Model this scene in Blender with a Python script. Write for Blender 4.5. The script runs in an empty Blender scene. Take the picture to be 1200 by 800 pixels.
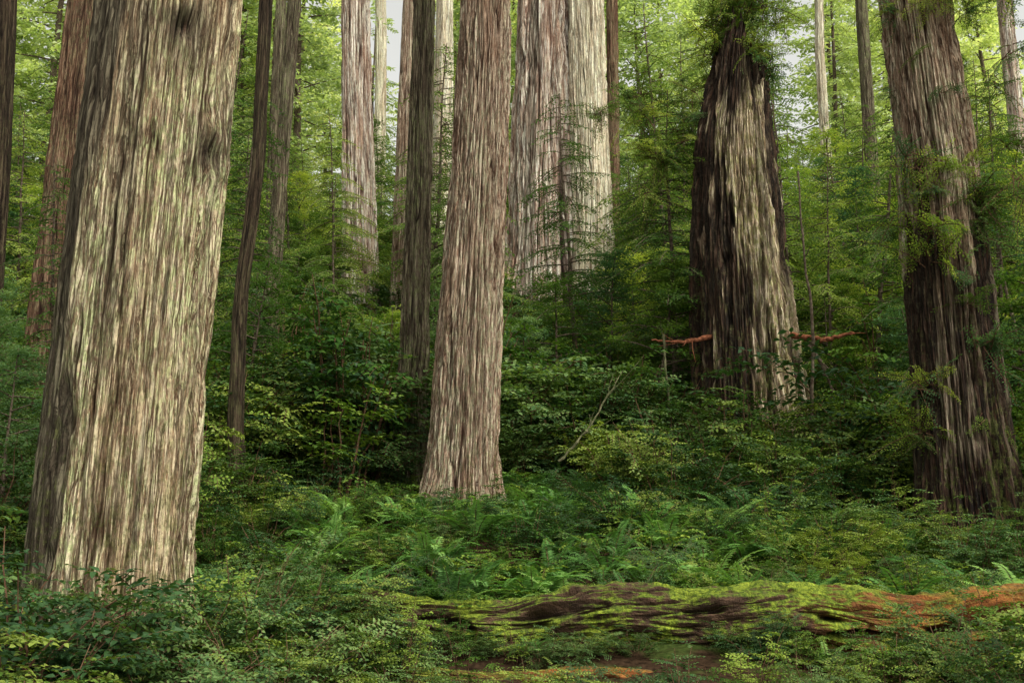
import bpy, math, time
import numpy as np
T0=time.time()
scene=bpy.context.scene
Z3=np.array([0,0,1.0])

# ------------------------------------------------------------------ noise
def _h(ix,iy,iz,seed):
    h=(ix.astype(np.int64)*374761393+iy.astype(np.int64)*668265263+iz.astype(np.int64)*2147483647+seed*1274126177)&0xffffffff
    h=((h^(h>>13))*1274126177)&0xffffffff
    h=((h^(h>>16))*2246822519)&0xffffffff
    h=h^(h>>15)
    return (h&0xffffff)/float(0xffffff)*2-1
def vn(x,y,z,seed=0):
    x=np.asarray(x,float);y=np.asarray(y,float);z=np.asarray(z,float)
    x,y,z=np.broadcast_arrays(x,y,z)
    ix=np.floor(x);iy=np.floor(y);iz=np.floor(z)
    fx=x-ix;fy=y-iy;fz=z-iz
    fx=fx*fx*(3-2*fx);fy=fy*fy*(3-2*fy);fz=fz*fz*(3-2*fz)
    r=0
    for a in (0,1):
        for b in (0,1):
            for c in (0,1):
                w=(fx if a else 1-fx)*(fy if b else 1-fy)*(fz if c else 1-fz)
                r=r+w*_h(ix+a,iy+b,iz+c,seed)
    return r
def fbm(x,y,z,seed=0,o=3):
    r=0;a=1;t=0
    for i in range(o):
        r=r+a*vn(x*2**i,y*2**i,z*2**i,seed+i*17);t+=a;a*=.5
    return r/t
def sstep(a,b,x):
    t=np.clip((x-a)/(b-a),0,1);return t*t*(3-2*t)

# ------------------------------------------------------------------ terrain
GY=np.array([-60,0,8,11,13,16,20,26,32,40,45,60,80,120,200,700.])
GZ=np.array([0,0,0,.05,.2,.85,1.9,3.5,5.9,9.2,11.0,16.8,21.5,25,27,28.])
def ground(x,y):
    x=np.asarray(x,float);y=np.asarray(y,float)
    z=(np.interp(y-.8,GY,GZ)+np.interp(y+.8,GY,GZ)+np.interp(y,GY,GZ))/3
    near=sstep(8,18,y)*(1-sstep(120,200,y))
    z=z+vn(x*.13,y*.13,0*x,5)*.55*near+vn(x*.45,y*.45,0*x,6)*.18*sstep(4,14,y)*(1-sstep(120,200,y))
    return z

# ------------------------------------------------------------------ mesh helpers
def build_mesh(name,parts,mats,smooth=False):
    V=[];L=[];S=[];A=[];M=[];vo=0;lo=0
    for v,f,a,m in parts:
        if len(f)==0: continue
        V.append(v);L.append((f+vo).ravel());k=f.shape[1]
        S.append(lo+np.arange(len(f))*k);A.append(a);M.append(np.full(len(f),m))
        vo+=len(v);lo+=f.size
    V=np.concatenate(V);L=np.concatenate(L);S=np.concatenate(S);A=np.concatenate(A);M=np.concatenate(M)
    me=bpy.data.meshes.new(name)
    me.vertices.add(len(V));me.vertices.foreach_set("co",V.astype(np.float32).ravel())
    me.loops.add(len(L));me.loops.foreach_set("vertex_index",L.astype(np.int32))
    me.polygons.add(len(S));me.polygons.foreach_set("loop_start",S.astype(np.int32))
    for mt in mats: me.materials.append(mt)
    me.polygons.foreach_set("material_index",M.astype(np.int32))
    me.polygons.foreach_set("use_smooth",np.full(len(S),smooth))
    at=me.attributes.new("var","FLOAT","FACE");at.data.foreach_set("value",A.astype(np.float32))
    me.update(calc_edges=True)
    return me
def nrm(v): return v/np.maximum(np.linalg.norm(v,axis=-1,keepdims=True),1e-9)

def leaves(P,D,N,L,W,k=6,fold=.25,droop=.12):
    D=nrm(D);S=nrm(np.cross(D,N));N=np.cross(S,D)
    if k==6:
        t=np.array([0,.3,.68,1,.68,.3]);s=np.array([0,.5,.4,0,-.4,-.5])
    else:
        t=np.array([0,.45,1,.45]);s=np.array([0,.5,0,-.5])
    L=L[:,None,None];W=W[:,None,None]
    v=P[:,None]+D[:,None]*(t[None,:,None]*L)+S[:,None]*(s[None,:,None]*W)+N[:,None]*(np.abs(s)[None,:,None]*W*fold*2-(t**2)[None,:,None]*L*droop)
    n=len(P)
    return v.reshape(-1,3),np.arange(n*k).reshape(n,k)

def twigs(rng,O,T,U,l,spacing,LL,LW,droop,ang=1.0,prof=None,k=6,jit=.25,ribbon=.004,vb=0.0):
    n=np.maximum(2,(l/spacing).astype(int))
    idx=np.repeat(np.arange(len(O)),n)
    start=np.repeat(np.cumsum(n)-n,n)
    kk=np.arange(len(idx))-start
    s=(kk+.6)/n[idx]
    side=np.where(kk%2==0,1.0,-1.0)
    T=nrm(T);ll=l[idx][:,None]
    pos=O[idx]+T[idx]*s[:,None]*ll-Z3*(droop[idx]*s*s)[:,None]*ll
    ax=nrm(T[idx]-Z3*(2*droop[idx]*s)[:,None])
    S=nrm(np.cross(U[idx],ax));Nn=np.cross(ax,S)
    d=ax*math.cos(ang)+S*(side*math.sin(ang))[:,None]+rng.normal(0,jit*.6,(len(idx),3))
    Nn=Nn+rng.normal(0,jit,(len(idx),3))
    pr=np.ones(len(idx)) if prof is None else prof(s)
    Ls=LL*pr*rng.uniform(.75,1.2,len(idx));Ws=LW*np.sqrt(pr)*rng.uniform(.8,1.15,len(idx))
    v,f=leaves(pos,d,Nn,Ls,Ws,k)
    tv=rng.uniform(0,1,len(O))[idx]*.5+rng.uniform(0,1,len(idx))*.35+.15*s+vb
    parts=[(v,f,tv,0)]
    if ribbon:
        segs=3
        ts=np.linspace(0,1,segs+1)
        c=O[:,None]+T[:,None]*(ts[None,:,None]*l[:,None,None])-Z3*((ts**2)[None,:,None]*(droop*l)[:,None,None])
        Sd=nrm(np.cross(U,T))[:,None]*ribbon*(1.1-ts)[None,:,None]
        a=c+Sd;b=c-Sd
        vv=np.stack([a,b],2).reshape(-1,3)
        base=(np.arange(len(O))*(segs+1)*2)[:,None]+(np.arange(segs)*2)[None,:]
        base=base.ravel()
        ff=np.stack([base,base+1,base+3,base+2],1)
        parts.append((vv,ff,np.full(len(ff),.5),1))
    return parts

def tube(path,rad,sides=6):
    path=np.asarray(path,float);rad=np.asarray(rad,float)
    t=nrm(np.gradient(path,axis=0))
    ref=np.where(np.abs(t[:,2:3])>.9,np.array([[1,0,0.]]),np.array([[0,0,1.]]))
    a=nrm(np.cross(t,ref));b=np.cross(t,a)
    th=np.arange(sides)*2*math.pi/sides
    v=path[:,None]+(a[:,None]*np.cos(th)[None,:,None]+b[:,None]*np.sin(th)[None,:,None])*rad[:,None,None]
    n=len(path);i=np.arange(n-1)[:,None]*sides;j=np.arange(sides)[None,:];j2=(j+1)%sides
    f=np.stack([i+j,i+j2,i+sides+j2,i+sides+j],-1).reshape(-1,4)
    return v.reshape(-1,3),f

# ------------------------------------------------------------------ materials
def new_mat(name):
    m=bpy.data.materials.new(name);m.use_nodes=True;nt=m.node_tree;nt.nodes.clear()
    return m,nt,nt.nodes,nt.links
def mixc(nt,fac,a,b,mode='MIX'):
    n=nt.nodes.new("ShaderNodeMix");n.data_type='RGBA';n.blend_type=mode
    for s,v in ((0,fac),(6,a),(7,b)):
        if isinstance(v,(tuple,list)): n.inputs[s].default_value=(*v,1) if len(v)==3 else v
        elif isinstance(v,(int,float)): n.inputs[s].default_value=v
        else: nt.links.new(v,n.inputs[s])
    return n.outputs[2]
def mth(nt,op,a,b=None,c=None,clamp=False):
    n=nt.nodes.new("ShaderNodeMath");n.operation=op;n.use_clamp=clamp
    for s,v in enumerate((a,b,c)):
        if v is None: continue
        if isinstance(v,(int,float)): n.inputs[s].default_value=v
        else: nt.links.new(v,n.inputs[s])
    return n.outputs[0]
def attr(nt,name,vec=False):
    n=nt.nodes.new("ShaderNodeAttribute");n.attribute_name=name
    return n.outputs['Vector'] if vec else n.outputs['Fac']
def noise(nt,vec,scale=(1,1,1),sc=1.0,det=4,rough=.55,dist=0):
    mp=nt.nodes.new("ShaderNodeMapping");mp.inputs['Scale'].default_value=scale
    nt.links.new(vec,mp.inputs['Vector'])
    n=nt.nodes.new("ShaderNodeTexNoise");n.inputs['Scale'].default_value=sc;n.inputs['Detail'].default_value=det
    n.inputs['Roughness'].default_value=rough;n.inputs['Distortion'].default_value=dist
    nt.links.new(mp.outputs[0],n.inputs['Vector'])
    return n.outputs['Fac']
def rng_map(nt,v,a,b,c=0,d=1):
    n=nt.nodes.new("ShaderNodeMapRange");n.clamp=True
    nt.links.new(v,n.inputs[0])
    for i,x in enumerate((a,b,c,d)): n.inputs[i+1].default_value=x
    return n.outputs[0]

def leaf_mat(name,dark,mid,light,trans=.35,gloss=True,rough=.45,spec=.16):
    m,nt,N,L=new_mat(name)
    var=attr(nt,"var")
    oi=N.new("ShaderNodeObjectInfo")
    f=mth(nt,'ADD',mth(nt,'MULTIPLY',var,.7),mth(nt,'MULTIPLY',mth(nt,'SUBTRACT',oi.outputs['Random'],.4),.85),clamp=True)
    cr=N.new("ShaderNodeValToRGB");L.new(f,cr.inputs[0])
    e=cr.color_ramp.elements
    e[0].position=.05;e[0].color=(*dark,1);e[1].position=.95;e[1].color=(*light,1)
    x=e.new(.5);x.color=(*mid,1)
    if gloss:
        pr=N.new("ShaderNodeBsdfPrincipled");pr.inputs['Roughness'].default_value=rough
        pr.inputs['Specular IOR Level'].default_value=spec;pi='Base Color'
    else:
        pr=N.new("ShaderNodeBsdfDiffuse");pi='Color'
    L.new(cr.outputs[0],pr.inputs[pi])
    tr=N.new("ShaderNodeBsdfTranslucent")
    tc=mixc(nt,1.0,cr.outputs[0],(1.35,1.4,.55),'MULTIPLY');L.new(tc,tr.inputs['Color'])
    mx=N.new("ShaderNodeMixShader");mx.inputs[0].default_value=trans
    L.new(pr.outputs[0],mx.inputs[1]);L.new(tr.outputs[0],mx.inputs[2])
    o=N.new("ShaderNodeOutputMaterial");L.new(mx.outputs[0],o.inputs[0])
    return m
def wood_mat(name,a,b):
    m,nt,N,L=new_mat(name)
    tc=N.new("ShaderNodeTexCoord")
    n=noise(nt,tc.outputs['Object'],(14,14,14),1,3)
    c=mixc(nt,rng_map(nt,n,.35,.65),a,b)
    pr=N.new("ShaderNodeBsdfDiffuse")
    L.new(c,pr.inputs['Color'])
    o=N.new("ShaderNodeOutputMaterial");L.new(pr.outputs[0],o.inputs[0])
    return m

def bark_mat(name,light,mid,dark,lich=(.38,.38,.2),lich_amt=.5,charc=(.012,.010,.009),f=1.0,cs=1.0,moss=0.0):
    m,nt,N,L=new_mat(name)
    rest=attr(nt,"rest",True);ridge=attr(nt,"ridge");ch=attr(nt,"char_shade");dk=attr(nt,"stain_shade");hgt=attr(nt,"hgt")
    n1=noise(nt,rest,(11*f,11*f,.45*f),1,6,.70,.5)
    n2=noise(nt,rest,(32*f,32*f,1.4*f),1,4,.68,.4)
    n3=noise(nt,rest,(1.3,1.3,.3),1,3,.6)
    n4=noise(nt,rest,(12*f,12*f,6*f),1,5,.8)
    n5=noise(nt,rest,(60*f,60*f,18*f),1,3,.7)
    n6=noise(nt,rest,(3.2,3.2,.12),1,4,.7)
    k1=rng_map(nt,mth(nt,'ABSOLUTE',mth(nt,'SUBTRACT',n1,.5)),.0,.034)
    k2=rng_map(nt,mth(nt,'ABSOLUTE',mth(nt,'SUBTRACT',n2,.48)),.0,.05)
    c=mixc(nt,rng_map(nt,n2,.40,.60),mid,light)
    c=mixc(nt,rng_map(nt,n6,.50,.62,0,.6),c,mid)
    c=mixc(nt,rng_map(nt,n3,.5,.7,0,.5),c,(mid[0]*.82,mid[1]*.68,mid[2]*.58))
    c=mixc(nt,mth(nt,'MULTIPLY',rng_map(nt,n4,.46,.54),mth(nt,'MULTIPLY',rng_map(nt,n3,.64,.42),lich_amt)),c,lich)
    redd=(dark[0]*2.2,dark[1]*1.6,dark[2]*1.2)
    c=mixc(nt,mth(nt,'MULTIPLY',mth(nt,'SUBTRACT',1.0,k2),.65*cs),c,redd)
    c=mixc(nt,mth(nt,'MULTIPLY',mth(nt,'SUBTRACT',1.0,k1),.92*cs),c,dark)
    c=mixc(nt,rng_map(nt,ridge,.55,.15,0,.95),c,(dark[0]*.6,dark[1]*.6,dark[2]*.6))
    c=mixc(nt,rng_map(nt,n5,.36,.56,.4,0),c,(.045,.028,.018))
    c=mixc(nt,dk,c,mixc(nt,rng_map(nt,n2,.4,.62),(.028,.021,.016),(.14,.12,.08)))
    cc=mixc(nt,rng_map(nt,n2,.45,.7),charc,(.09,.04,.024))
    cc=mixc(nt,rng_map(nt,n4,.50,.64,0,.6),cc,(.12,.09,.06))
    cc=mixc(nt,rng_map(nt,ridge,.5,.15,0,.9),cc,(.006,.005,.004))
    c=mixc(nt,ch,c,cc)
    if moss>0:
        mf=mth(nt,'MULTIPLY',rng_map(nt,mth(nt,'ADD',n4,mth(nt,'MULTIPLY',n3,.5)),.78,.88),mth(nt,'MULTIPLY',rng_map(nt,hgt,5.0,.2),moss))
        c=mixc(nt,mf,c,mixc(nt,rng_map(nt,n5,.4,.6),(.05,.07,.015),(.17,.20,.045)))
    pr=N.new("ShaderNodeBsdfPrincipled");pr.inputs['Roughness'].default_value=.9;pr.inputs['Specular IOR Level'].default_value=.12
    L.new(c,pr.inputs['Base Color'])
    h=mth(nt,'ADD',mth(nt,'MULTIPLY',k2,.3),mth(nt,'ADD',mth(nt,'MULTIPLY',k1,.6),mth(nt,'MULTIPLY',n5,.5)))
    bp=N.new("ShaderNodeBump");bp.inputs['Strength'].default_value=1;bp.inputs['Distance'].default_value=.035
    L.new(h,bp.inputs['Height']);L.new(bp.outputs[0],pr.inputs['Normal'])
    o=N.new("ShaderNodeOutputMaterial");L.new(pr.outputs[0],o.inputs[0])
    return m

M_bush=leaf_mat("huckleberry_leaf",(.024,.055,.014),(.066,.125,.026),(.26,.33,.06))
M_bush2=leaf_mat("rhododendron_leaf",(.026,.065,.024),(.062,.135,.042),(.19,.28,.085))
M_cover=leaf_mat("groundcover_leaf",(.03,.075,.016),(.09,.165,.03),(.25,.33,.06),.3,False)
M_fern=leaf_mat("fern_leaf",(.055,.135,.032),(.125,.27,.06),(.27,.43,.11),.3)
M_con=leaf_mat("conifer_leaf",(.048,.10,.028),(.125,.21,.05),(.33,.40,.10),.4,False)
M_conb=leaf_mat("conifer_leaf_bluish",(.05,.11,.052),(.11,.205,.085),(.23,.33,.14),.4,False)
M_oak=leaf_mat("understory_leaf",(.058,.115,.026),(.17,.265,.05),(.46,.51,.11),.45,False)
M_far_haze=leaf_mat("distant_leaf_haze",(.32,.40,.23),(.52,.60,.34),(.78,.80,.55),.5,False)  # paled leaf colours: distance haze painted into the foliage
M_twig=wood_mat("twig_bark",(.08,.04,.025),(.16,.10,.06))
M_thin=wood_mat("sapling_bark",(.05,.035,.025),(.15,.12,.085))
M_redwood=wood_mat("broken_wood",(.08,.03,.016),(.22,.085,.045))
M_mossb=wood_mat("mossy_branch",(.06,.07,.03),(.15,.14,.08))

B_A=bark_mat("bark_tan",(.76,.66,.45),(.52,.41,.26),(.11,.052,.027),(.56,.60,.30),.95,moss=.7)
B_I=bark_mat("bark_greyred",(.62,.51,.39),(.43,.305,.215),(.095,.038,.022),(.47,.50,.31),.65,moss=.6)
B_H=bark_mat("bark_grey_dark",(.27,.23,.155),(.16,.125,.088),(.03,.02,.014),(.25,.28,.12),.8,moss=.6)
B_D=bark_mat("bark_dark",(.11,.08,.05),(.065,.045,.03),(.015,.01,.008),(.12,.13,.05),.5)
B_J=bark_mat("bark_white_striped",(.84,.79,.69),(.54,.40,.30),(.12,.052,.037),(.7,.69,.52),.7,f=.5)
B_J2=bark_mat("bark_cream",(.88,.84,.68),(.73,.66,.48),(.28,.20,.13),(.72,.74,.5),.7,f=.5,cs=.7)
B_R=bark_mat("bark_red",(.32,.205,.135),(.21,.12,.075),(.06,.027,.019),(.26,.28,.13),.6)
B_L=bark_mat("bark_stump",(.80,.69,.51),(.55,.41,.27),(.09,.05,.03),(.38,.40,.14),.8,f=.8,moss=1.0)
B_M=bark_mat("bark_pinkgrey",(.65,.54,.41),(.46,.33,.23),(.10,.045,.027),(.46,.50,.30),.65,moss=1.0)

# ------------------------------------------------------------------ trunks
trunk_list=[]
def trunk(name,ctrl,mat,seed,nseg=220,dz=.05,zfine=14,ztop=34,amp=.045,freq=5.0,flare=.35,fh=.6,knots=(),masks=None,jag=None,taper=.018,smooth=False,lump=1.0):
    c=np.array(ctrl,float);c=c[np.argsort(c[:,0])]
    x0,y0=c[0,1],c[0,2];g=float(ground(x0,y0));z0=min(g,c[0,0])-.5
    zs=np.arange(z0,min(zfine,ztop),dz)
    if ztop>zfine: zs=np.concatenate([zs,np.arange(zfine,ztop,.6)])
    def ext(col):
        v=np.interp(zs,c[:,0],c[:,col])
        if len(c)>1:
            s=(c[-1,col]-c[-2,col])/(c[-1,0]-c[-2,0])
            if col==3: s=-taper
            v=v+np.where(zs>c[-1,0],(zs-c[-1,0])*s*(1 if col==3 else .5),0)
            s0=(c[1,col]-c[0,col])/(c[1,0]-c[0,0])
            if col!=3: v=v+np.where(zs<c[0,0],(zs-c[0,0])*s0,0)
        return v
    def sm(v):
        k=int(.8/dz)|1
        p=np.pad(v,k//2,mode='reflect',reflect_type='odd');return np.convolve(p,np.ones(k)/k,'valid')[:len(v)]
    X=sm(ext(1));Y=sm(ext(2));R=np.maximum(ext(3),.04);R=np.maximum(sm(R),.04)
    R0=c[0,3]
    th=np.arange(nseg)*2*math.pi/nseg
    TH,ZZ=np.meshgrid(th,zs)
    CX=np.cos(TH)*R0;SY=np.sin(TH)*R0
    RR=np.repeat(R[:,None],nseg,1)
    hz=np.maximum(ZZ-g,0)
    lob=.55+.45*vn(CX/R0*1.8,SY/R0*1.8,ZZ*.15,seed+3)*1.4
    RR=RR*(1+flare*np.exp(-hz/fh)*lob)
    RR=RR*(1+lump*(.05*vn(CX/R0*1.6,SY/R0*1.6,ZZ*.10,seed+1)+.04*vn(CX/R0*4,SY/R0*4,ZZ*.14,seed+2)+.012*vn(CX/R0*3,SY/R0*3,ZZ*.9,seed+4)))
    wx=vn(CX*3,SY*3,ZZ*.8,seed+5)*.05
    n1=fbm((CX+wx)*freq,(SY+wx)*freq,ZZ*freq*.06,seed+7,3)
    n2=fbm((CX+wx)*freq*2.6,(SY+wx)*freq*2.6,ZZ*freq*.18,seed+9,2)
    n3=vn(CX*freq*.45,SY*freq*.45,ZZ*.12,seed+11)
    d1=np.clip(np.abs(n1)*7,0,1);d2=np.clip(np.abs(n2)*4.2,0,1)
    ridge=np.clip(d1*.65+d2*.35,0,1)
    disp=amp*1.45*(ridge-.75)*(1.0+.5*n3)+amp*.6*n1+amp*.28*vn(CX*freq*9,SY*freq*9,ZZ*freq*.9,seed+12)+amp*.22*vn(CX*freq*5,SY*freq*5,ZZ*freq*.4,seed+13)
    char_shade=np.zeros_like(RR);stain_shade=np.zeros_like(RR)
    for (ka,kz,kr,kamp) in knots:
        da=(TH-ka+math.pi)%(2*math.pi)-math.pi
        dd=np.sqrt((da*RR)**2+((ZZ-kz)*.75)**2)/kr*(1+.5*n2+.4*n1)
        disp=disp+kamp*np.exp(-(dd-.9)**2*4)*(.7+.9*n2)-kamp*1.2*np.exp(-dd**2*5)
        char_shade=np.maximum(char_shade,.95*np.exp(-dd**2*1.8)*(.45+.55*(n2>-.05)))
        stain_shade=np.maximum(stain_shade,.65*np.exp(-dd**2*.7))
    if masks is not None:
        a,b=masks(TH,ZZ,CX,SY,n1,n2);char_shade=np.maximum(char_shade,a);stain_shade=np.maximum(stain_shade,b)
        disp=disp-char_shade*amp*.4
    RR=RR+disp*min(1,R0/.35)
    ZP=ZZ.copy()
    if jag is not None:
        zt=jag(th);ZP=np.minimum(ZZ,zt[None,:])
    V=np.stack([X[:,None]+np.cos(TH)*RR-x0,Y[:,None]+np.sin(TH)*RR-y0,ZP-g],-1).reshape(-1,3)
    n=len(zs);i=np.arange(n-1)[:,None]*nseg;j=np.arange(nseg)[None,:];j2=(j+1)%nseg
    F=np.stack([i+j,i+j2,i+nseg+j2,i+nseg+j],-1).reshape(-1,4)
    me=build_mesh(name,[(V,F,np.zeros(len(F)),0)],[mat],smooth)
    def fa(nm,v,t="FLOAT"):
        at=me.attributes.new(nm,t,"POINT");at.data.foreach_set("value" if t=="FLOAT" else "vector",np.asarray(v,np.float32).ravel())
    fa("rest",np.stack([CX,SY,ZZ],-1),"FLOAT_VECTOR");fa("ridge",ridge);fa("char_shade",np.clip(char_shade,0,1));fa("stain_shade",np.clip(stain_shade,0,1));fa("hgt",hz)
    ob=bpy.data.objects.new(name,me);ob.location=(x0,y0,g);scene.collection.objects.link(ob)
    trunk_list.append((x0,y0,R0*(1+flare)))
    return ob
def adiff(a,b): return (a-b+math.pi)%(2*math.pi)-math.pi

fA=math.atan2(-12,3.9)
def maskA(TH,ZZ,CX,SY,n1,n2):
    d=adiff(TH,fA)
    s=sstep(-.42,-.66,d+.3*vn(CX*3,SY*3,ZZ*.25,77)+.35*n1)*.93  # left flank: dark bark plus its shaded side painted into the colour
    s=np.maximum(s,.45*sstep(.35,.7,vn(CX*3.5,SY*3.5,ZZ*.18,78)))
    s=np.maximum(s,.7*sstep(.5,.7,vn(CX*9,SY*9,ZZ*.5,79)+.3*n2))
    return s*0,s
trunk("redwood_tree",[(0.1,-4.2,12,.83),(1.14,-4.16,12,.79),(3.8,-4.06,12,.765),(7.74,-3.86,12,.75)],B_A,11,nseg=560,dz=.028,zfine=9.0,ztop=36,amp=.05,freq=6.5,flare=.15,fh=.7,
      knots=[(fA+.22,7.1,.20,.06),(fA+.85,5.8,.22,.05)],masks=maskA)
trunk("redwood_tree",[(3,-10.1,24,.38),(9,-9.9,24,.35),(13.8,-9.7,24,.31)],B_R,21,amp=.05)
trunk("redwood_tree",[(2.5,-9.3,20,.2),(8.4,-9.38,20,.18),(11.8,-9.5,20,.17)],B_D,22,nseg=80,dz=.08,amp=.02)
trunk("redwood_tree",[(2.2,-4.75,20,.17),(3.7,-4.87,20,.145),(6.0,-4.88,20,.13),(8.4,-4.66,20,.12),(11.8,-4.64,20,.12)],B_D,23,nseg=90,dz=.06,amp=.03,flare=.3)
trunk("redwood_tree",[(4.8,-6.55,30,.22),(8.7,-6.46,30,.20),(16.8,-6.15,30,.17)],B_H,24,nseg=110,dz=.08,zfine=18,amp=.04)
trunk("redwood_tree",[(8,-8.8,40,.26),(20,-8.7,40,.22)],B_H,25,nseg=80,dz=.1,zfine=22,amp=.03)
trunk("redwood_tree",[(9,-5.4,40,.7),(12,-5.5,40,.62),(20,-5.85,40,.5)],B_J,26,nseg=200,dz=.08,zfine=23,amp=.07,freq=4)
trunk("redwood_tree",[(8,-3.95,38,.28),(11,-3.88,38,.26),(19,-3.73,38,.22)],B_I,27,nseg=110,dz=.08,zfine=21,amp=.04)
trunk("redwood_tree",[(2.7,-2.1,23,.36),(3.7,-2.07,23,.32),(5.77,-2.0,23,.285),(13.27,-1.89,23,.22)],B_H,28,nseg=200,dz=.05,zfine=15,amp=.05,freq=7,flare=.35)
trunk("redwood_tree",[(9,-2.67,42,.42),(20,-2.67,42,.36)],B_J2,29,nseg=120,dz=.1,zfine=24,amp=.04)
trunk("redwood_tree",[(2.0,-.97,21,.70),(2.9,-.908,21,.63),(5.4,-.8,21,.6),(8.7,-.624,21,.525),(12.26,-.523,21,.47)],B_I,30,nseg=420,dz=.04,zfine=13.5,amp=.065,freq=6.5,flare=.28,fh=.5)
def maskJ(TH,ZZ,CX,SY,n1,n2):
    f=math.atan2(-45,-1.2);d=adiff(TH,f)
    c=sstep(.26,.05,np.abs(d-.72+.1*n1))*sstep(21,15,ZZ)  # dark hollow in the trunk: its shade painted on as colour
    s=.85*sstep(.1,.4,vn(CX*2.2,SY*2.2,ZZ*.06,91))
    return c,s*.7
trunk("redwood_tree",[(10.4,1.15,45,1.5),(13,1.15,45,1.36),(24,1.3,45,1.05)],B_J,31,nseg=300,dz=.08,zfine=27,amp=.18,freq=2.8,flare=.2,masks=maskJ)
trunk("redwood_tree",[(10.4,3.35,44.6,.9),(13,3.27,44.6,.8),(24,3.08,44.6,.72)],B_J2,32,nseg=220,dz=.08,zfine=27,amp=.09,freq=3.8)
trunk("redwood_tree",[(14,5.1,55,.33),(29,5.18,55,.28)],B_R,33,nseg=80,dz=.12,zfine=31,amp=.04)
fL=math.atan2(-26,-5.4)
def maskL(TH,ZZ,CX,SY,n1,n2):
    d=adiff(TH,fL)
    w=.55*fbm(CX*2.2,SY*2.2,ZZ*.45,95,4)+.45*n1+.25*n2
    edge=np.interp(ZZ,[3,6,9,11,14],[.25,.12,-.10,-.5,-.75])
    c=sstep(edge+.08,edge-.04,d+w)
    c=np.maximum(c,sstep(.8,.9,d+.5*w)*sstep(6.2,8.5,ZZ))
    c=np.maximum(c,sstep(11.8,12.8,ZZ+w*3))
    c=np.maximum(c,.85*sstep(.32,.44,fbm(CX*6,SY*6,ZZ*.9,93,3)))
    c=c*(1-.6*sstep(.4,.52,fbm(CX*6,SY*6,ZZ*.7,92,3)))
    return np.clip(c,0,1)*.96,.5*sstep(.15,.45,vn(CX*4,SY*4,ZZ*.3,96))
def jagL(th):
    sp=np.exp(-(adiff(th,fL-.2)/.6)**2)
    return 12.7+1.5*sp+.7*vn(np.cos(th)*2,np.sin(th)*2,th*0,44)+.7*vn(np.cos(th)*7,np.sin(th)*7,th*0,45)
trunk("broken_redwood_snag",[(3.4,5.5,26,1.36),(4.3,5.47,26,1.27),(6.3,5.40,26,1.16),(8.33,5.34,26,1.08),(11.06,5.34,26,.92),(12.57,5.46,26,.72),(14.1,5.6,26,.55)],B_L,34,nseg=420,dz=.05,zfine=14,ztop=14.9,amp=.13,freq=4.6,flare=.12,masks=maskL,jag=jagL,lump=1.6)
fM=math.atan2(-20,-7.9)
def maskM(TH,ZZ,CX,SY,n1,n2):
    d=adiff(TH,fM)
    w=2.2*fbm(CX*3,SY*3,ZZ*.4,98,3)+1.4*n1
    c=sstep(7.8,7.4,ZZ+w)*(.95-.45*sstep(.3,.5,vn(CX*6,SY*6,ZZ*.25,99)+.3*n2))
    c=np.maximum(c,sstep(.45,.25,np.abs(d-.1+.1*n1))*sstep(3.8,3.0,ZZ+.3*n2))  # cavity near the base: shade inside it painted over the charred bark
    return c,.4*sstep(.2,.6,vn(CX*4,SY*4,ZZ*.2,97))
trunk("redwood_tree",[(2.2,8.0,20,.9),(3,7.96,20,.83),(5.24,7.89,20,.74),(8.4,7.82,20,.66),(11.76,7.6,20,.58)],B_M,35,nseg=420,dz=.04,zfine=13,amp=.08,freq=5.5,flare=.25,masks=maskM)
trunk("redwood_tree",[(11,14.9,45,.3),(24,14.8,45,.24)],B_H,36,nseg=80,dz=.12,zfine=25,amp=.03)
trunk("redwood_tree",[(12,23.4,50,.4),(27,23.2,50,.34)],B_J,37,nseg=80,dz=.12,zfine=28,amp=.04)
rs=np.random.default_rng(5)
for (x,y,r,m) in [(-19,58,.6,B_J),(-13.5,62,.45,B_R),(-24,70,.7,B_I),(-8,66,.4,B_J2),(17.5,60,.30,B_J2),(27,66,.4,B_M),(-31,60,.6,B_H),(36,72,.6,B_J),(-17,34,.35,B_H),(16,33,.11,B_D)]:
    g=float(ground(x,y))
    trunk("redwood_tree",[(g,x,y,r),(g+12,x+rs.uniform(-.3,.3),y,r*.85),(g+30,x+rs.uniform(-.5,.5),y,r*.6)],m,int(100+x),nseg=70,dz=.2,zfine=g+28,ztop=g+36,amp=.05,freq=3)

# ------------------------------------------------------------------ foliage sources
def coll(name): return bpy.data.collections.new(name)
def src(c,name,me):
    o=bpy.data.objects.new(name,me);c.objects.link(o);return o

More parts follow.
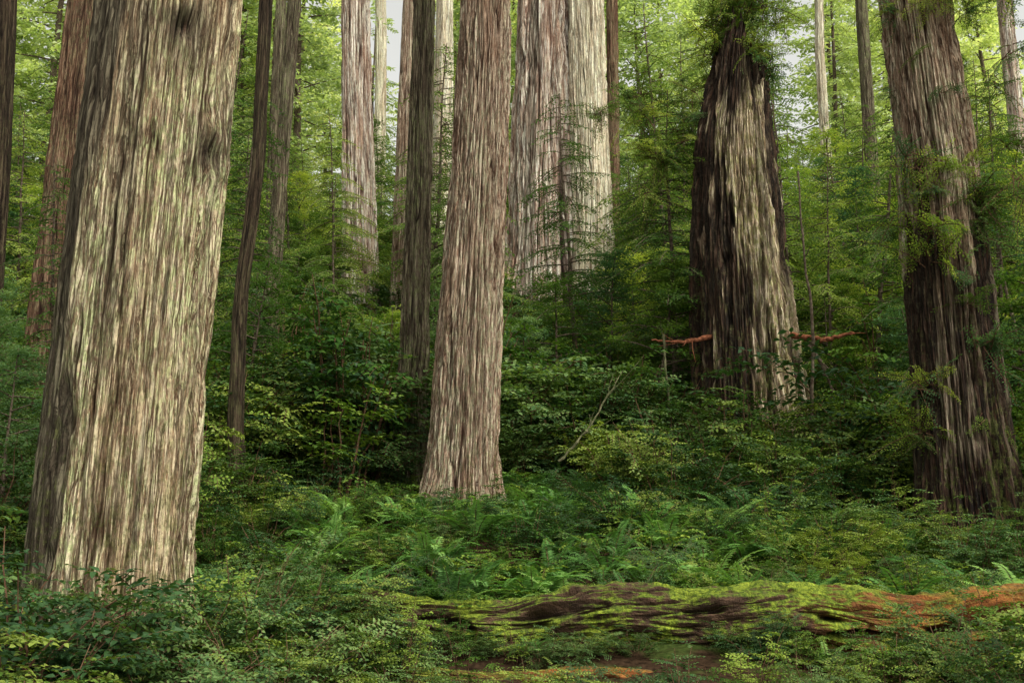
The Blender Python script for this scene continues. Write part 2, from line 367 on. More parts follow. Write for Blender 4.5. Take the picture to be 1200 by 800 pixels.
def make_bush(seed,R,H,nst,ntw,LL,LW,mat,k=6,wr=.012):
    r=np.random.default_rng(seed);parts=[];O=[];T=[]
    for i in range(nst):
        a=r.uniform(0,2*math.pi);rr=R*math.sqrt(r.uniform(.05,1));h=H*r.uniform(.5,1.1)*(1-.35*(rr/R)**2)
        p0=np.array([math.cos(a)*.12,math.sin(a)*.12,-.15]);p3=np.array([math.cos(a)*rr,math.sin(a)*rr,h])
        mid=(p0+p3)/2+np.array([-math.cos(a),-math.sin(a),.6])*rr*.18+r.normal(0,.05,3)
        ts=np.linspace(0,1,7)[:,None]
        path=(1-ts)**2*p0+2*ts*(1-ts)*mid+ts**2*p3+r.normal(0,.015,(7,3))
        v,f=tube(path,np.linspace(wr,.003,7),4);parts.append((v,f,np.full(len(f),.4),1))
        for _ in range(ntw//nst):
            t=r.uniform(.2,1.0)**.7;q=t*6;b=min(int(q),5);p=path[b]*(1-(q-b))+path[b+1]*(q-b)
            a2=a+r.normal(0,1.3)
            d=np.array([math.cos(a2),math.sin(a2),r.normal(.15,.25)])
            l0=r.uniform(.12,.4)*R
            O.append(p);T.append(d*l0)
            for s in (-1,1):
                a3=a2+s*r.uniform(.5,.9)
                d3=np.array([math.cos(a3),math.sin(a3),d[2]*.7])
                O.append(p+d*l0*r.uniform(.25,.7));T.append(d3*l0*.7)
    O=np.array(O);T=np.array(T);l=np.linalg.norm(T,axis=1)+.08
    U=nrm(Z3+r.normal(0,.25,O.shape))
    parts+=twigs(r,O,T,U,l,LL*.55,LL,LW,r.uniform(.05,.3,len(O)),ang=.95,k=k)
    return build_mesh("bush",parts,[mat,M_twig])

C_bush=coll("undergrowth_sources")
src(C_bush,"a0",make_bush(1,.85,1.1,14,126,.052,.030,M_bush))
src(C_bush,"a1",make_bush(2,.95,1.0,16,128,.046,.026,M_bush))
src(C_bush,"a2",make_bush(3,.75,1.35,13,117,.055,.031,M_bush2))
src(C_bush,"a3",make_bush(4,1.0,1.15,16,128,.06,.03,M_bush2))
src(C_bush,"a4",make_bush(5,.6,1.6,9,63,.055,.031,M_cover))
C_hill=coll("hill_sources")
src(C_hill,"b0",make_bush(11,1.0,1.2,16,128,.10,.055,M_bush,4))
src(C_hill,"b1",make_bush(12,1.1,1.3,16,128,.09,.045,M_bush2,4))
src(C_hill,"b2",make_bush(13,.9,1.6,15,120,.10,.052,M_bush,4))
src(C_hill,"b3",make_bush(14,.9,1.8,13,104,.10,.052,M_cover,4))

def make_fern(seed,n,l0):
    r=np.random.default_rng(seed)
    a=np.arange(n)*2.4+r.uniform(-.3,.3,n);el=r.uniform(.55,1.2,n)
    T=np.stack([np.cos(a)*np.cos(el),np.sin(a)*np.cos(el),np.sin(el)],1)
    O=np.stack([np.cos(a)*.04,np.sin(a)*.04,np.full(n,-.02)],1)
    side=np.stack([-np.sin(a),np.cos(a),a*0],1);U=nrm(np.cross(T,side))
    U=np.where(U[:,2:3]<0,-U,U)
    return build_mesh("fern",twigs(r,O,T,U,r.uniform(.75,1.15,n)*l0,.014,.125,.026,r.uniform(.35,.75,n),ang=1.3,
        prof=lambda s:np.clip((s-.06)*7,0,1)*(1-s)**.55+.05,k=4,jit=.12,ribbon=.006),[M_fern,M_twig])
C_fern=coll("fern_sources")
for i in range(4): src(C_fern,"f%d"%i,make_fern(20+i,14+i*3,1.0))

def make_cover(seed):
    r=np.random.default_rng(seed);n=70
    a=r.uniform(0,6.28,n);rr=np.sqrt(r.uniform(0,1,n))*.6
    O=np.stack([np.cos(a)*rr,np.sin(a)*rr,r.uniform(-.05,.22,n)],1)
    b=r.uniform(0,6.28,n);T=np.stack([np.cos(b),np.sin(b),r.normal(.1,.3,n)],1)
    U=nrm(Z3+r.normal(0,.25,O.shape))
    return build_mesh("cover",twigs(r,O,T,U,r.uniform(.12,.3,n),.025,.055,.036,r.uniform(.1,.4,n),ang=.95,k=4,ribbon=.003),[M_cover,M_twig])
C_cov=coll("cover_sources")
for i in range(3): src(C_cov,"g%d"%i,make_cover(60+i))

def conifer_branches(r,base,outdir,L,up,droop,parts_o,dens=.13):
    side=np.cross(Z3,outdir);side/=max(np.linalg.norm(side),1e-6)
    m=max(3,int(L/dens))
    s=(np.arange(m)+r.uniform(.2,.8,m))/m;s=s[s>.12]
    for sg in (-1,1):
        p=base+outdir*(s*L)[:,None]+Z3*((up*s-droop*s*s)*L)[:,None]
        t=outdir*.75+side*sg*.8-Z3*(droop*s*.9+.1)[:,None]+r.normal(0,.12,(len(s),3))
        ll=np.clip(.42*L*(1.05-s),.12,.65)*r.uniform(.6,1.15,len(s))
        parts_o.append((p,t,ll))
def make_conifer(seed,H,Lmax,nb,mat,LL=.085,LW=.022,spacing=.034,zmin=.1,gap=.45):
    r=np.random.default_rng(seed);parts=[];acc=[]
    zs=np.linspace(-.5,H,14);px=np.cumsum(r.normal(0,.03*H/12,14));py=np.cumsum(r.normal(0,.03*H/12,14))
    path=np.stack([px-px[0],py-py[0],zs],1)
    v,f=tube(path,np.linspace(H*.009,.012,14),7);parts.append((v,f,np.full(len(f),.4),1))
    for i in range(nb):
        t=zmin+(1-zmin)*(i+r.uniform())/nb;z=t*H
        if vn(t*5.,seed*1.3,0.,seed)>gap: continue
        b=np.array([np.interp(z,zs,path[:,0]),np.interp(z,zs,path[:,1]),z])
        a=r.uniform(0,2*math.pi);o=np.array([math.cos(a),math.sin(a),0.])
        L=(Lmax*(1-t)**.6+.3)*r.uniform(.4,1.2);up=r.uniform(-.05,.35);dr=r.uniform(.25,.65)
        ss=np.linspace(0,1,6)[:,None]
        v,f=tube(b+o*ss*L+Z3*(up*ss-dr*ss*ss)*L,np.linspace(.022,.005,6)*(.5+L*.3),4);parts.append((v,f,np.full(len(f),.4),1))
        conifer_branches(r,b,o,L,up,dr,acc)
    O=np.concatenate([x[0] for x in acc]);T=np.concatenate([x[1] for x in acc]);l=np.concatenate([x[2] for x in acc])
    U=nrm(Z3+r.normal(0,.2,O.shape))
    parts+=twigs(r,O,T,U,l,spacing,LL,LW,r.uniform(.1,.4,len(O)),ang=.9,k=4,ribbon=.004)
    return build_mesh("conifer",parts,[mat,M_thin])
C_con=coll("conifer_sources")
src(C_con,"c0",make_conifer(31,9,2.5,85,M_con,.12,.045,.06))
src(C_con,"c1",make_conifer(32,11,2.8,90,M_con,.12,.045,.06))
src(C_con,"c2",make_conifer(33,8,2.8,80,M_conb,.12,.045,.06))
src(C_con,"c3",make_conifer(34,12,2.6,95,M_con,.13,.05,.065))

def make_leafy(seed,H,R,nbr,ncl,nlf,LL,LW,mat,zmin=.2,csz=.55,flat=.4):
    r=np.random.default_rng(seed);parts=[];P=[];Vv=[]
    zs=np.linspace(-.5,H*.95,10);px=np.cumsum(r.normal(0,.04*H/8,10));py=np.cumsum(r.normal(0,.04*H/8,10));px-=px[0];py-=py[0]
    path=np.stack([px,py,zs],1)
    v,f=tube(path,np.linspace(H*.011,.015,10),7);parts.append((v,f,np.full(len(f),.4),1))
    for i in range(nbr):
        t=zmin+(1-zmin)*(i+r.uniform())/nbr
        z=t*H;b=np.array([np.interp(z,zs,px),np.interp(z,zs,py),z*.95])
        a=i*2.4+r.normal(0,.5);env=math.sin(min(1,(1.08-t)/(1-zmin))*math.pi*.62)
        L=R*env*r.uniform(.5,1.15)+.15
        o=np.array([math.cos(a),math.sin(a),r.uniform(-.05,.5)])
        ss=np.linspace(0,1,5)[:,None]
        pp=b+o*ss*L-Z3*(ss*ss)*L*r.uniform(0,.35)
        v,f=tube(pp,np.linspace(.012+.012*L,.005,5),4);parts.append((v,f,np.full(len(f),.4),1))
        for c in range(ncl):
            u=r.uniform(.35,1.05)*4;k=min(int(u),3);q=pp[k]+(pp[k+1]-pp[k])*(u-k)
            sz=csz*r.uniform(.5,1.2);m=int(nlf*r.uniform(.6,1.3))
            d=nrm(r.normal(0,1,(m,3)))*(r.uniform(0,1,(m,1))**.45)*sz
            d[:,2]*=flat;d[:,2]-=.25*(d[:,0]**2+d[:,1]**2)/sz
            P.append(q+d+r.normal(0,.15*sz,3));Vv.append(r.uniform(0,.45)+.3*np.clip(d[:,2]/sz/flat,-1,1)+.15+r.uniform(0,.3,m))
    P=np.concatenate(P);Vv=np.concatenate(Vv);n=len(P)
    a=r.uniform(0,6.28,n);D=np.stack([np.cos(a),np.sin(a),r.normal(-.15,.35,n)],1);N=Z3+r.normal(0,.45,(n,3))
    v,f=leaves(P,D,N,LL*r.uniform(.7,1.2,n),LW*r.uniform(.8,1.2,n),4);parts.append((v,f,Vv,0))
    return build_mesh("leafy",parts,[mat,M_thin])
C_oak=coll("leafy_sources")
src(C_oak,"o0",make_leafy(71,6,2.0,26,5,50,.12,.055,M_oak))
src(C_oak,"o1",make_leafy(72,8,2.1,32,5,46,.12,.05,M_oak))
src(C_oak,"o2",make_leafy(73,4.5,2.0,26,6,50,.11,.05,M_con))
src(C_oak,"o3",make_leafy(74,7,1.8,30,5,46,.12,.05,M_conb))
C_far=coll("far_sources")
src(C_far,"d0",make_leafy(81,22,3.6,64,5,26,.36,.17,M_far_haze,.03,1.1,.45))
src(C_far,"d1",make_leafy(82,25,3.4,72,5,26,.36,.17,M_far_haze,.03,1.05,.45))
src(C_far,"d2",make_conifer(83,24,3.8,120,M_far_haze,.32,.12,.2,.03,.6))

def make_sprout(seed,nb,L0,mat,upb=.3):
    r=np.random.default_rng(seed);parts=[];acc=[]
    for i in range(nb):
        a=r.uniform(0,2*math.pi);o=np.array([math.cos(a),math.sin(a),r.normal(upb,.55)]);o/=np.linalg.norm(o)
        L=L0*r.uniform(.4,1.1);b=r.normal(0,.15,3);dr=r.uniform(.15,.7)
        ss=np.linspace(0,1,6)[:,None]
        v,f=tube(b+o*ss*L-Z3*(dr*ss*ss)*L,np.linspace(.012,.003,6),4);parts.append((v,f,np.full(len(f),.4),1))
        conifer_branches(r,b,o,L,0,dr,acc,.08)
    O=np.concatenate([x[0] for x in acc]);T=np.concatenate([x[1] for x in acc]);l=np.concatenate([x[2] for x in acc])*.9
    U=nrm(Z3+r.normal(0,.3,O.shape))
    parts+=twigs(r,O,T,U,l,.03,.07,.026,r.uniform(.1,.4,len(O)),ang=.95,k=4,ribbon=.003)
    return build_mesh("sprout",parts,[mat,M_twig])
C_spr=coll("sprout_sources")
src(C_spr,"s0",make_sprout(51,12,1.0,M_con));src(C_spr,"s1",make_sprout(52,10,1.2,M_oak,.1));src(C_spr,"s2",make_sprout(53,11,1.1,M_conb,0))

# ------------------------------------------------------------------ instancer
def instancer(name,c,pts,rot,scl,idx):
    me=bpy.data.meshes.new(name);n=len(pts);me.vertices.add(n)
    me.vertices.foreach_set("co",np.asarray(pts,np.float32).ravel())
    a=me.attributes.new("irot","FLOAT_VECTOR","POINT");a.data.foreach_set("vector",np.asarray(rot,np.float32).ravel())
    a=me.attributes.new("iscl","FLOAT_VECTOR","POINT");a.data.foreach_set("vector",np.asarray(scl,np.float32).ravel())
    a=me.attributes.new("iidx","INT","POINT");a.data.foreach_set("value",np.asarray(idx,np.int32))
    ob=bpy.data.objects.new(name,me);scene.collection.objects.link(ob)
    ng=bpy.data.node_groups.new(name+"_scatter","GeometryNodeTree");ng.is_modifier=True
    ng.interface.new_socket("Geometry",in_out='INPUT',socket_type='NodeSocketGeometry')
    ng.interface.new_socket("Geometry",in_out='OUTPUT',socket_type='NodeSocketGeometry')
    N=ng.nodes;L=ng.links
    gi=N.new("NodeGroupInput");go=N.new("NodeGroupOutput")
    iop=N.new("GeometryNodeInstanceOnPoints");ci=N.new("GeometryNodeCollectionInfo")
    ci.inputs['Collection'].default_value=c;ci.inputs['Separate Children'].default_value=True;ci.inputs['Reset Children'].default_value=True
    iop.inputs['Pick Instance'].default_value=True
    def na(nm,t):
        x=N.new("GeometryNodeInputNamedAttribute");x.data_type=t;x.inputs[0].default_value=nm;return x.outputs[0]
    er=N.new("FunctionNodeEulerToRotation")
    L.new(na("irot",'FLOAT_VECTOR'),er.inputs[0]);L.new(er.outputs[0],iop.inputs['Rotation'])
    L.new(na("iscl",'FLOAT_VECTOR'),iop.inputs['Scale']);L.new(na("iidx",'INT'),iop.inputs['Instance Index'])
    L.new(gi.outputs[0],iop.inputs['Points']);L.new(ci.outputs[0],iop.inputs['Instance'])
    L.new(iop.outputs[0],go.inputs[0])
    md=ob.modifiers.new("scatter","NODES");md.node_group=ng
    return ob
def scatter(name,c,P,r,n_src,tilt=.12,idx=None):
    P=np.array(P,float)
    n=len(P);rot=np.stack([r.normal(0,tilt,n),r.normal(0,tilt,n),r.uniform(0,6.283,n)],1)
    s=P[:,3];scl=np.stack([s*r.uniform(.9,1.15,n),s*r.uniform(.9,1.15,n),s*r.uniform(.85,1.1,n)],1)
    return instancer(name,c,P[:,:3],rot,scl,r.integers(0,n_src,n) if idx is None else idx)

r=np.random.default_rng(7)
def free(x,y,m=.25):
    for tx,ty,tr in trunk_list:
        if (x-tx)**2+(y-ty)**2<(tr+m)**2: return False
    return True
near=[];hill=[];fern=[];cov=[]
y=14.5
while y<62:
    sp=(.66+.012*y) if y<26 else (.7+.026*y)
    W=.5*y+4
    x=-W+r.uniform(0,sp)
    while x<W:
        px=x+r.normal(0,sp*.3);py=y+r.normal(0,sp*.3)
        x+=sp
        if not free(px,py): continue
        z=float(ground(px,py))
        if py<26:
            cen=math.exp(-((px-.9)/3.4)**2)*(py<22.5)
            f=float(vn(px*.35,py*.35,0,301))
            if r.uniform()<.78*cen+.12:
                fern.append((px,py,z+.02,r.uniform(.8,1.3)))
                if r.uniform()<.55: continue
                near.append((px+.3,py+.3,z-.05,r.uniform(.4,.85) if py>17 else r.uniform(.35,.55)));continue
            lo=.74+.065*(py-14)
            side=min(1,abs(px-.5)/6)
            s=(lo+.3*side)*(1+.6*f)*r.uniform(.6,1.3)
            if py<16: s=min(s,.55)
            if 15.5<py<20.8 and -2.6<px<.6: s=min(s,.6)
            if 15.5<py<19.8 and 5<px<8.8: s=min(s,.85)
            near.append((px,py,z-.05,s))
        else:
            f=float(vn(px*.22,py*.22,0,303))
            s=(1.4+.014*(py-26))*(1+.6*f)*r.uniform(.65,1.3)
            if -.02<px/py<.10 and py>34: s=min(s,1.0)
            hill.append((px,py,z-.05,s))
    y+=sp*.85
y=14.2
while y<27:
    x=-.5*y-3
    while x<.5*y+3:
        px=x+r.normal(0,.25);py=y+r.normal(0,.2);x+=.78
        if free(px,py,.1): cov.append((px,py,float(ground(px,py)),r.uniform(.8,1.3)))
    y+=.7
fg=[(-3.9,9.5,1.35),(-3.0,10.5,1.05),(-4.9,10.3,1.45),(-5.2,11.5,1.35),(-2.4,11,.95),(-1.7,11.5,.85),(-3.4,8.3,.95),(-2.6,9.3,.8),(-2.4,12.8,1.0),(-1.9,13.6,.8),(-5.6,9.2,1.65),(-3.2,11.3,1.25),(-4.0,10.9,1.3),(-4.4,9.3,1.5),
 (-1.0,10.6,.6),(-.4,10.8,.55),(.3,10.4,.58),(.9,10.7,.52),(1.5,10.3,.58),(2.1,10.6,.55),(2.7,10.6,.6),(3.5,11,.7),(4.3,11.2,.9),(5,11,1.05),(5.2,9.8,1.1),(4.4,9.8,.85),(5.9,12,1.15),(-3.1,13.2,1.1),(-5.8,13,1.3),(-1.4,12.2,.65),(-.6,12.9,.42),(4.1,12.1,.65),(5.3,12.3,.9),(2.6,12.8,.42)]
for x_,y_,s_ in fg:
    near.append((x_,y_,float(ground(x_,y_))-.03,s_))
    near.append((x_+r.normal(0,.3),y_+r.normal(0,.3),float(ground(x_,y_))-.05,s_*.8))
for (x_,s_) in [(-.9,.35),(.6,.25),(2.0,.25),(3.9,.35),(5.1,.4)]:
    cov.append((x_,13.5,1.12,s_));cov.append((x_+.3,13.4,1.08,s_))
for i in range(40): cov.append((r.uniform(-1.5,6),r.uniform(11.0,12.4),.02,r.uniform(.5,1.0)))
for i in range(20):
    x_=r.uniform(-1.4,5.6);y_=r.uniform(12.5,12.85);near.append((x_,y_,float(ground(x_,y_))-.05,r.uniform(.2,.45)))
for (x_,y_,s_) in [(1.5,14.6,.95),(-.5,14.9,1.),(2.9,14.7,.9),(.4,14.7,.9),(3.9,14.8,.9),(.2,12.8,.45),(3.4,12.7,.5),(-1.2,20,.8),(-.2,19.9,.8),(-1.9,20.3,.9)]: fern.append((x_,y_,float(ground(x_,y_)),s_))
scatter("huckleberry_undergrowth",C_bush,near,r,5,.14)
scatter("hillside_shrubs",C_hill,hill,r,4,.14)
scatter("sword_ferns",C_fern,fern,r,4,.15)
scatter("ground_cover",C_cov,cov,r,3,.1)

def openview(u,yy):
    if -.02<u<.095 and yy<44.5: return r.uniform()<.97
    if -.17<u<-.085 and yy<40: return r.uniform()<.7
    if .165<u<.25 and yy<26: return True
    return False
con=[];oak=[]
for i in range(175):
    yy=r.uniform(27,60);xx=r.uniform(-.52*yy-3,.52*yy+3)
    if not free(xx,yy,.4) or openview(xx/yy,yy): continue
    con.append((xx,yy,float(ground(xx,yy))-.1,r.uniform(.5,1.15)*(1 if yy>34 else .75)))
for i in range(140):
    yy=r.uniform(26,60);xx=r.uniform(-.52*yy-3,.52*yy+3)
    if not free(xx,yy,.6) or openview(xx/yy,yy): continue
    oak.append((xx,yy,float(ground(xx,yy))-.1,r.uniform(.5,1.1)*(1 if yy>32 else .7)))
for (x_,y_,s_) in [(-7.4,22.5,.75),(-9.5,26,.9),(-5.8,25,.6),(4.3,29,.85),(7.6,27,.75),(9.3,25,.9),(10.8,22,.8),(12,26,1.0),(9.2,29,.9),(-7.2,18,.5),(9.9,17,.55),(3.9,27.2,.8)]:
    con.append((x_,y_,float(ground(x_,y_))-.1,s_))
for (x_,y_,s_) in [(-8.6,19,.55),(-7.6,17,.45),(-9.8,21,.7),(10.2,19.5,.7),(10.8,23,.95),(8.9,24,.7),(3.2,26.5,.6),(1.2,28,.62),(2.4,29,.68),(.2,27,.5),(3.6,31,.7),(-3.6,26.5,.6),(-4.6,28,.65),(-6,24,.6),(7.3,25.5,.5),(4.3,29,.9),(9.2,17,.4),(-.9,30,.6),(-3,30,.6)]:
    oak.append((x_,y_,float(ground(x_,y_))-.1,s_))
scatter("understory_conifer_trees",C_con,con,r,4,.05)
scatter("understory_leafy_trees",C_oak,oak,r,4,.08)
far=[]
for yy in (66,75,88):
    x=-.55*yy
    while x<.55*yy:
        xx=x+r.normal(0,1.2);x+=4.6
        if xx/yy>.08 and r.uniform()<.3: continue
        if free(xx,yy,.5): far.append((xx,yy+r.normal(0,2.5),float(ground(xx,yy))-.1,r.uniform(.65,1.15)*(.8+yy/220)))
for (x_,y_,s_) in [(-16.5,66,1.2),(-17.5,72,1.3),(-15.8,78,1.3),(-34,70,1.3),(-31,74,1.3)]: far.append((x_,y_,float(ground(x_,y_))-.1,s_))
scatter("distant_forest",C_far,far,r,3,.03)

spr=[]
for i in range(20):
    a=r.uniform(0,6.28);zz=r.uniform(12.2,13.8);rr=np.interp(zz,[11,12.5,14.3],[.9,.7,.5])
    if abs(adiff(a,fL))<.7 and r.uniform()<.6: continue
    spr.append((5.45+math.cos(a)*rr,26+math.sin(a)*rr,zz,r.uniform(.5,1.0)))
for i in range(24):
    spr.append((5.7+r.normal(0,.6),26.1+r.normal(0,.4),r.uniform(13.5,16.3),r.uniform(.7,1.2)))
for i in range(22):
    spr.append((3.9+r.normal(0,.55),26.2,r.uniform(9.5,13.),r.uniform(.5,1.0)))
for (zlo,zhi,n_) in ((6.6,8.6,20),(3.2,6.5,10),(9.5,13,14)):
    for i in range(n_):
        a=fM+r.normal(.2,1.1);zz=r.uniform(zlo,zhi);spr.append((7.8+math.cos(a)*.72,20+math.sin(a)*.72,zz,r.uniform(.4,.95)))
for i in range(16): spr.append((9.3+r.normal(0,.5),19+r.normal(0,.8),r.uniform(7,12.5),r.uniform(.6,1.2)))
scatter("redwood_sprouts",C_spr,spr,r,3,.5)

# ------------------------------------------------------------------ dead branches
def branch(name,path,r0,r1,mat,seed,kids=3):
    q=np.random.default_rng(seed);path=np.array(path,float)
    t=np.linspace(0,1,len(path));tt=np.linspace(0,1,20)
    P=np.stack([np.interp(tt,t,path[:,i]) for i in range(3)],1)+q.normal(0,.014,(20,3))
    v,f=tube(P-P[0],np.linspace(r0,r1,20)*q.uniform(.8,1.2,20),8);parts=[(v,f,np.zeros(len(f)),0)]
    for i in range(kids):
        k=q.integers(5,18);d=nrm(P[-1]-P[0])+q.normal(0,.6,3);l=q.uniform(.15,.6)
        pp=P[k]-P[0]+np.linspace(0,1,5)[:,None]*d*l+q.normal(0,.01,(5,3))
        v,f=tube(pp,np.linspace(r1*.8,.004,5),5);parts.append((v,f,np.zeros(len(f)),0))
    ob=bpy.data.objects.new(name,build_mesh(name,parts,[mat],False));ob.location=P[0];scene.collection.objects.link(ob)
branch("broken_branch",[(4.5,25.2,6.25),(3.8,24.8,6.05),(3.05,24.5,6.05)],.065,.015,M_redwood,1,4)
branch("broken_branch",[(6.2,25.2,6.3),(6.9,24.8,6.1),(7.5,24.5,6.2)],.08,.03,M_redwood,2,4)
branch("broken_branch",[(6.6,25,6.1),(6.9,24.9,5.5),(7.05,24.7,4.9)],.05,.03,M_thin,3)
branch("dead_sapling",[(3.3,24,2.9),(3.35,24,4.3),(3.25,24,6.1)],.035,.02,M_mossb,7,4)
branch("dead_sapling",[(6.15,23.6,2.9),(6.35,23.6,6.0),(6.15,23.6,9.6)],.045,.02,M_thin,8,5)
branch("fallen_branch",[(.9,21.8,3.2),(1.5,21.8,3.9),(2.15,22,5.0)],.028,.01,M_mossb,4,6)

# ------------------------------------------------------------------ logs
def log(name,p0,p1,r0,r1,seed,moss,rotx,nseg=160,dx=.04):
    p0=np.array(p0,float);p1=np.array(p1,float);Lg=np.linalg.norm(p1-p0);t=nrm(p1-p0)
    n=int(Lg/dx);s=np.linspace(0,1,n);th=np.arange(nseg)*2*math.pi/nseg
    a=nrm(np.cross(t,Z3));b=np.cross(a,t)
    S,TH=np.meshgrid(s,th,indexing='ij');R=r0+(r1-r0)*S
    x=S*Lg;cx=np.cos(TH);sy=np.sin(TH)
    nn=fbm(cx*1.2,sy*1.2,x*.8,seed,3);n2=fbm(cx*5,sy*5,x*3.0,seed+4,4);n3=vn(cx*1.5,sy*1.5,x*1.5,seed+8)
    crack=np.clip(np.abs(fbm(cx*3.2,sy*3.2,x*.9,seed+6,2))*6,0,1)
    pits=sstep(.15,.4,fbm(cx*2.4,sy*2.4,x*1.7,seed+15,2))*sstep(.75,.2,sy)
    moun=np.clip(sy+.3,0,1)*.16*fbm(cx*3,sy*3,x*3,seed+30,3)
    R=R*(1+.22*nn+.16*n2+.12*n3+moun)-(1-crack)*.035-pits*.16
    endn=vn(cx*4,sy*4,0*x,seed+9)
    R=R*np.clip(np.minimum(x,(Lg-x))*1.6+.35+.4*endn,.05,1)
    V=p0+t*x[...,None]+(a*cx[...,None]+b*sy[...,None])*R[...,None]
    V[...,2]+=.05*np.sin(x*1.1+seed)+.04*np.sin(x*2.7+seed*2)
    V=V-p0
    i=np.arange(n-1)[:,None]*nseg;j=np.arange(nseg)[None,:];j2=(j+1)%nseg
    F=np.stack([i+j,i+j2,i+nseg+j2,i+nseg+j],-1).reshape(-1,4)
    m,nt,N,L=new_mat(name+"_wood")
    rest=attr(nt,"rest",True);crk=attr(nt,"ridge");pit=attr(nt,"pit")
    g1=noise(nt,rest,(2.5,16,16),1,5,.7,.8);g2=noise(nt,rest,(2.2,2.2,2.2),1,5,.65);g3=noise(nt,rest,(24,24,24),1,4,.7)
    sx=N.new("ShaderNodeSeparateXYZ");L.new(rest,sx.inputs[0])
    geo=N.new("ShaderNodeNewGeometry");sn=N.new("ShaderNodeSeparateXYZ");L.new(geo.outputs['Normal'],sn.inputs[0])
    wood=mixc(nt,rng_map(nt,g1,.35,.65),(.03,.018,.012),(.13,.075,.047))
    orange=mixc(nt,rng_map(nt,g1,.35,.65),(.10,.035,.012),(.46,.17,.05))
    c=mixc(nt,rng_map(nt,mth(nt,'ADD',sx.outputs[0],mth(nt,'MULTIPLY',g2,3)),rotx,rotx+1.5),wood,orange)
    c=mixc(nt,rng_map(nt,g2,.5,.65,0,.5),c,(.04,.025,.015))
    duff=mixc(nt,rng_map(nt,g3,.4,.6),(.08,.035,.018),(.25,.12,.07))
    c=mixc(nt,rng_map(nt,mth(nt,'ADD',sn.outputs[2],mth(nt,'MULTIPLY',g2,1.4)),1.50,1.64),c,duff)
    ms=mixc(nt,rng_map(nt,g3,.35,.65),(.035,.065,.009),(.17,.23,.027))
    ms=mixc(nt,rng_map(nt,g2,.45,.6),ms,mixc(nt,rng_map(nt,g3,.4,.6),(.08,.12,.014),(.27,.33,.035)))
    mf=mth(nt,'MULTIPLY',rng_map(nt,mth(nt,'ADD',mth(nt,'MULTIPLY',sn.outputs[2],.14),g2),.47,.57),moss)
    mf=mth(nt,'MULTIPLY',mf,rng_map(nt,sx.outputs[0],rotx+1.5,rotx-.5,.15,1))
    c=mixc(nt,mf,c,ms)
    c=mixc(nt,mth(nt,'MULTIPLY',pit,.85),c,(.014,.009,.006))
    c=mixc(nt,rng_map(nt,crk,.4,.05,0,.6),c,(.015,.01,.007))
    pr=N.new("ShaderNodeBsdfPrincipled");pr.inputs['Roughness'].default_value=.9;pr.inputs['Specular IOR Level'].default_value=.15
    L.new(c,pr.inputs['Base Color'])
    bp=N.new("ShaderNodeBump");bp.inputs['Strength'].default_value=1;bp.inputs['Distance'].default_value=.06
    L.new(mth(nt,'ADD',g1,g3),bp.inputs['Height']);L.new(bp.outputs[0],pr.inputs['Normal'])
    o=N.new("ShaderNodeOutputMaterial");L.new(pr.outputs[0],o.inputs[0])
    me=build_mesh(name,[(V.reshape(-1,3),F,np.zeros(len(F)),0)],[m],False)
    at=me.attributes.new("rest","FLOAT_VECTOR","POINT");at.data.foreach_set("vector",np.stack([x,cx*r0,sy*r0],-1).astype(np.float32).ravel())
    at=me.attributes.new("ridge","FLOAT","POINT");at.data.foreach_set("value",crack.astype(np.float32).ravel())
    at=me.attributes.new("pit","FLOAT","POINT");at.data.foreach_set("value",pits.astype(np.float32).ravel())
    ob=bpy.data.objects.new(name,me);ob.location=p0;scene.collection.objects.link(ob)
log("fallen_log",(-2.0,13.5,.82),(7.6,13.1,.80),.33,.43,3,1.0,6.4,nseg=240,dx=.022)
log("fallen_log",(-1.6,12.3,.20),(2.9,12.2,.26),.14,.18,13,.7,2.0,nseg=120,dx=.03)
log("fallen_log",(2.2,12.6,.12),(6.5,12.3,.26),.20,.24,23,.6,3,nseg=120,dx=.03)

# ------------------------------------------------------------------ ground
xs=np.concatenate([[-600,-300,-150,-90,-60],np.arange(-45,45.01,.3),[60,90,150,300,600]])
ys=np.concatenate([[-300,-120,-60,-30,-12,-4,0,4],np.arange(6,40,.25),np.arange(40,90,.8),[95,105,120,150,200,300,500,900]])
XX,YY=np.meshgrid(xs,ys);G=ground(XX,YY)+.05*vn(XX*2.2,YY*2.2,0*XX,61)*((YY>4)&(YY<90))
V=np.stack([XX,YY,G],-1).reshape(-1,3);nx=len(xs);ny=len(ys)
i=np.arange(ny-1)[:,None]*nx;j=np.arange(nx-1)[None,:]
F=np.stack([i+j,i+j+1,i+nx+j+1,i+nx+j],-1).reshape(-1,4)
m,nt,N,L=new_mat("forest_floor")
geo=N.new("ShaderNodeNewGeometry")
g1=noise(nt,geo.outputs['Position'],sc=1.1,det=4);g2=noise(nt,geo.outputs['Position'],sc=14,det=4,rough=.7)
c=mixc(nt,rng_map(nt,g2,.35,.65),(.012,.008,.005),(.05,.03,.018))
c=mixc(nt,rng_map(nt,g1,.5,.62,0,.8),c,mixc(nt,rng_map(nt,g2,.35,.65),(.02,.035,.008),(.05,.08,.018)))
pr=N.new("ShaderNodeBsdfDiffuse")
L.new(c,pr.inputs['Color'])
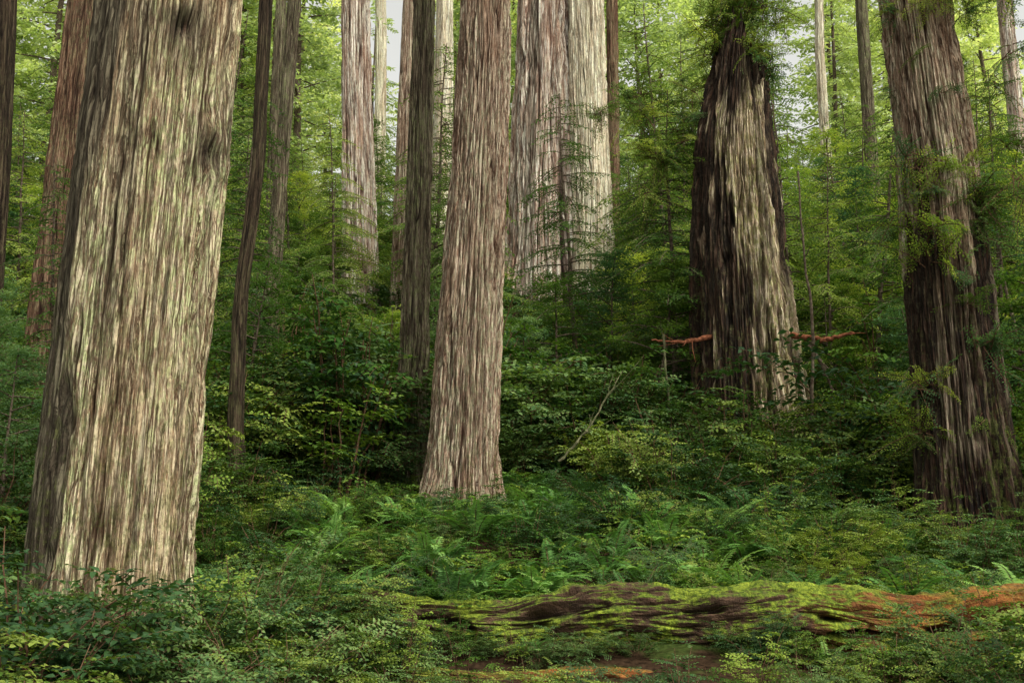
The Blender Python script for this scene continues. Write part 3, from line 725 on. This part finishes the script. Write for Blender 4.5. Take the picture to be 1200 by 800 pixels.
o=N.new("ShaderNodeOutputMaterial");L.new(pr.outputs[0],o.inputs[0])
ob=bpy.data.objects.new("ground",build_mesh("ground",[(V,F,np.zeros(len(F)),0)],[m],True));scene.collection.objects.link(ob)

# ------------------------------------------------------------------ light
SE,SR=math.radians(52),math.radians(140)   # high, from behind-right of the camera
w=bpy.data.worlds.new("World");scene.world=w;w.use_nodes=True;nt=w.node_tree;nt.nodes.clear()
sk=nt.nodes.new("ShaderNodeTexSky");sk.sky_type='NISHITA';sk.sun_disc=False;sk.sun_elevation=SE;sk.sun_rotation=SR
sk.air_density=1.0;sk.dust_density=5.0;sk.ozone_density=.6
hs=nt.nodes.new("ShaderNodeHueSaturation");hs.inputs['Saturation'].default_value=.10;hs.inputs['Value'].default_value=1.85
nt.links.new(sk.outputs[0],hs.inputs['Color'])
tint=nt.nodes.new("ShaderNodeMix");tint.data_type='RGBA';tint.blend_type='MULTIPLY';tint.inputs[0].default_value=1
nt.links.new(hs.outputs[0],tint.inputs[6]);tint.inputs[7].default_value=(1.01,1.0,.92,1)
bg=nt.nodes.new("ShaderNodeBackground");bg.inputs[1].default_value=.15
nt.links.new(tint.outputs[2],bg.inputs[0]);o=nt.nodes.new("ShaderNodeOutputWorld");nt.links.new(bg.outputs[0],o.inputs[0])
sd=bpy.data.lights.new("sun","SUN");sd.energy=1.4;sd.angle=math.radians(15);sd.color=(1,.97,.86)
so=bpy.data.objects.new("sun",sd);scene.collection.objects.link(so)
from mathutils import Vector
dirv=Vector((math.sin(SR)*math.cos(SE),math.cos(SR)*math.cos(SE),math.sin(SE)))
so.rotation_euler=dirv.to_track_quat('Z','Y').to_euler();so.location=(20,-20,40)

cd=bpy.data.cameras.new("camera");cam=bpy.data.objects.new("camera",cd);scene.collection.objects.link(cam)
cd.lens=40;cd.sensor_width=36;cd.clip_end=2000;cam.location=(0,0,1.7);cam.rotation_euler=(math.radians(100),0,0)
scene.camera=cam
scene.view_settings.view_transform='Standard'
print("built in",time.time()-T0,"near",len(near),"hill",len(hill),"fern",len(fern),"con",len(con))
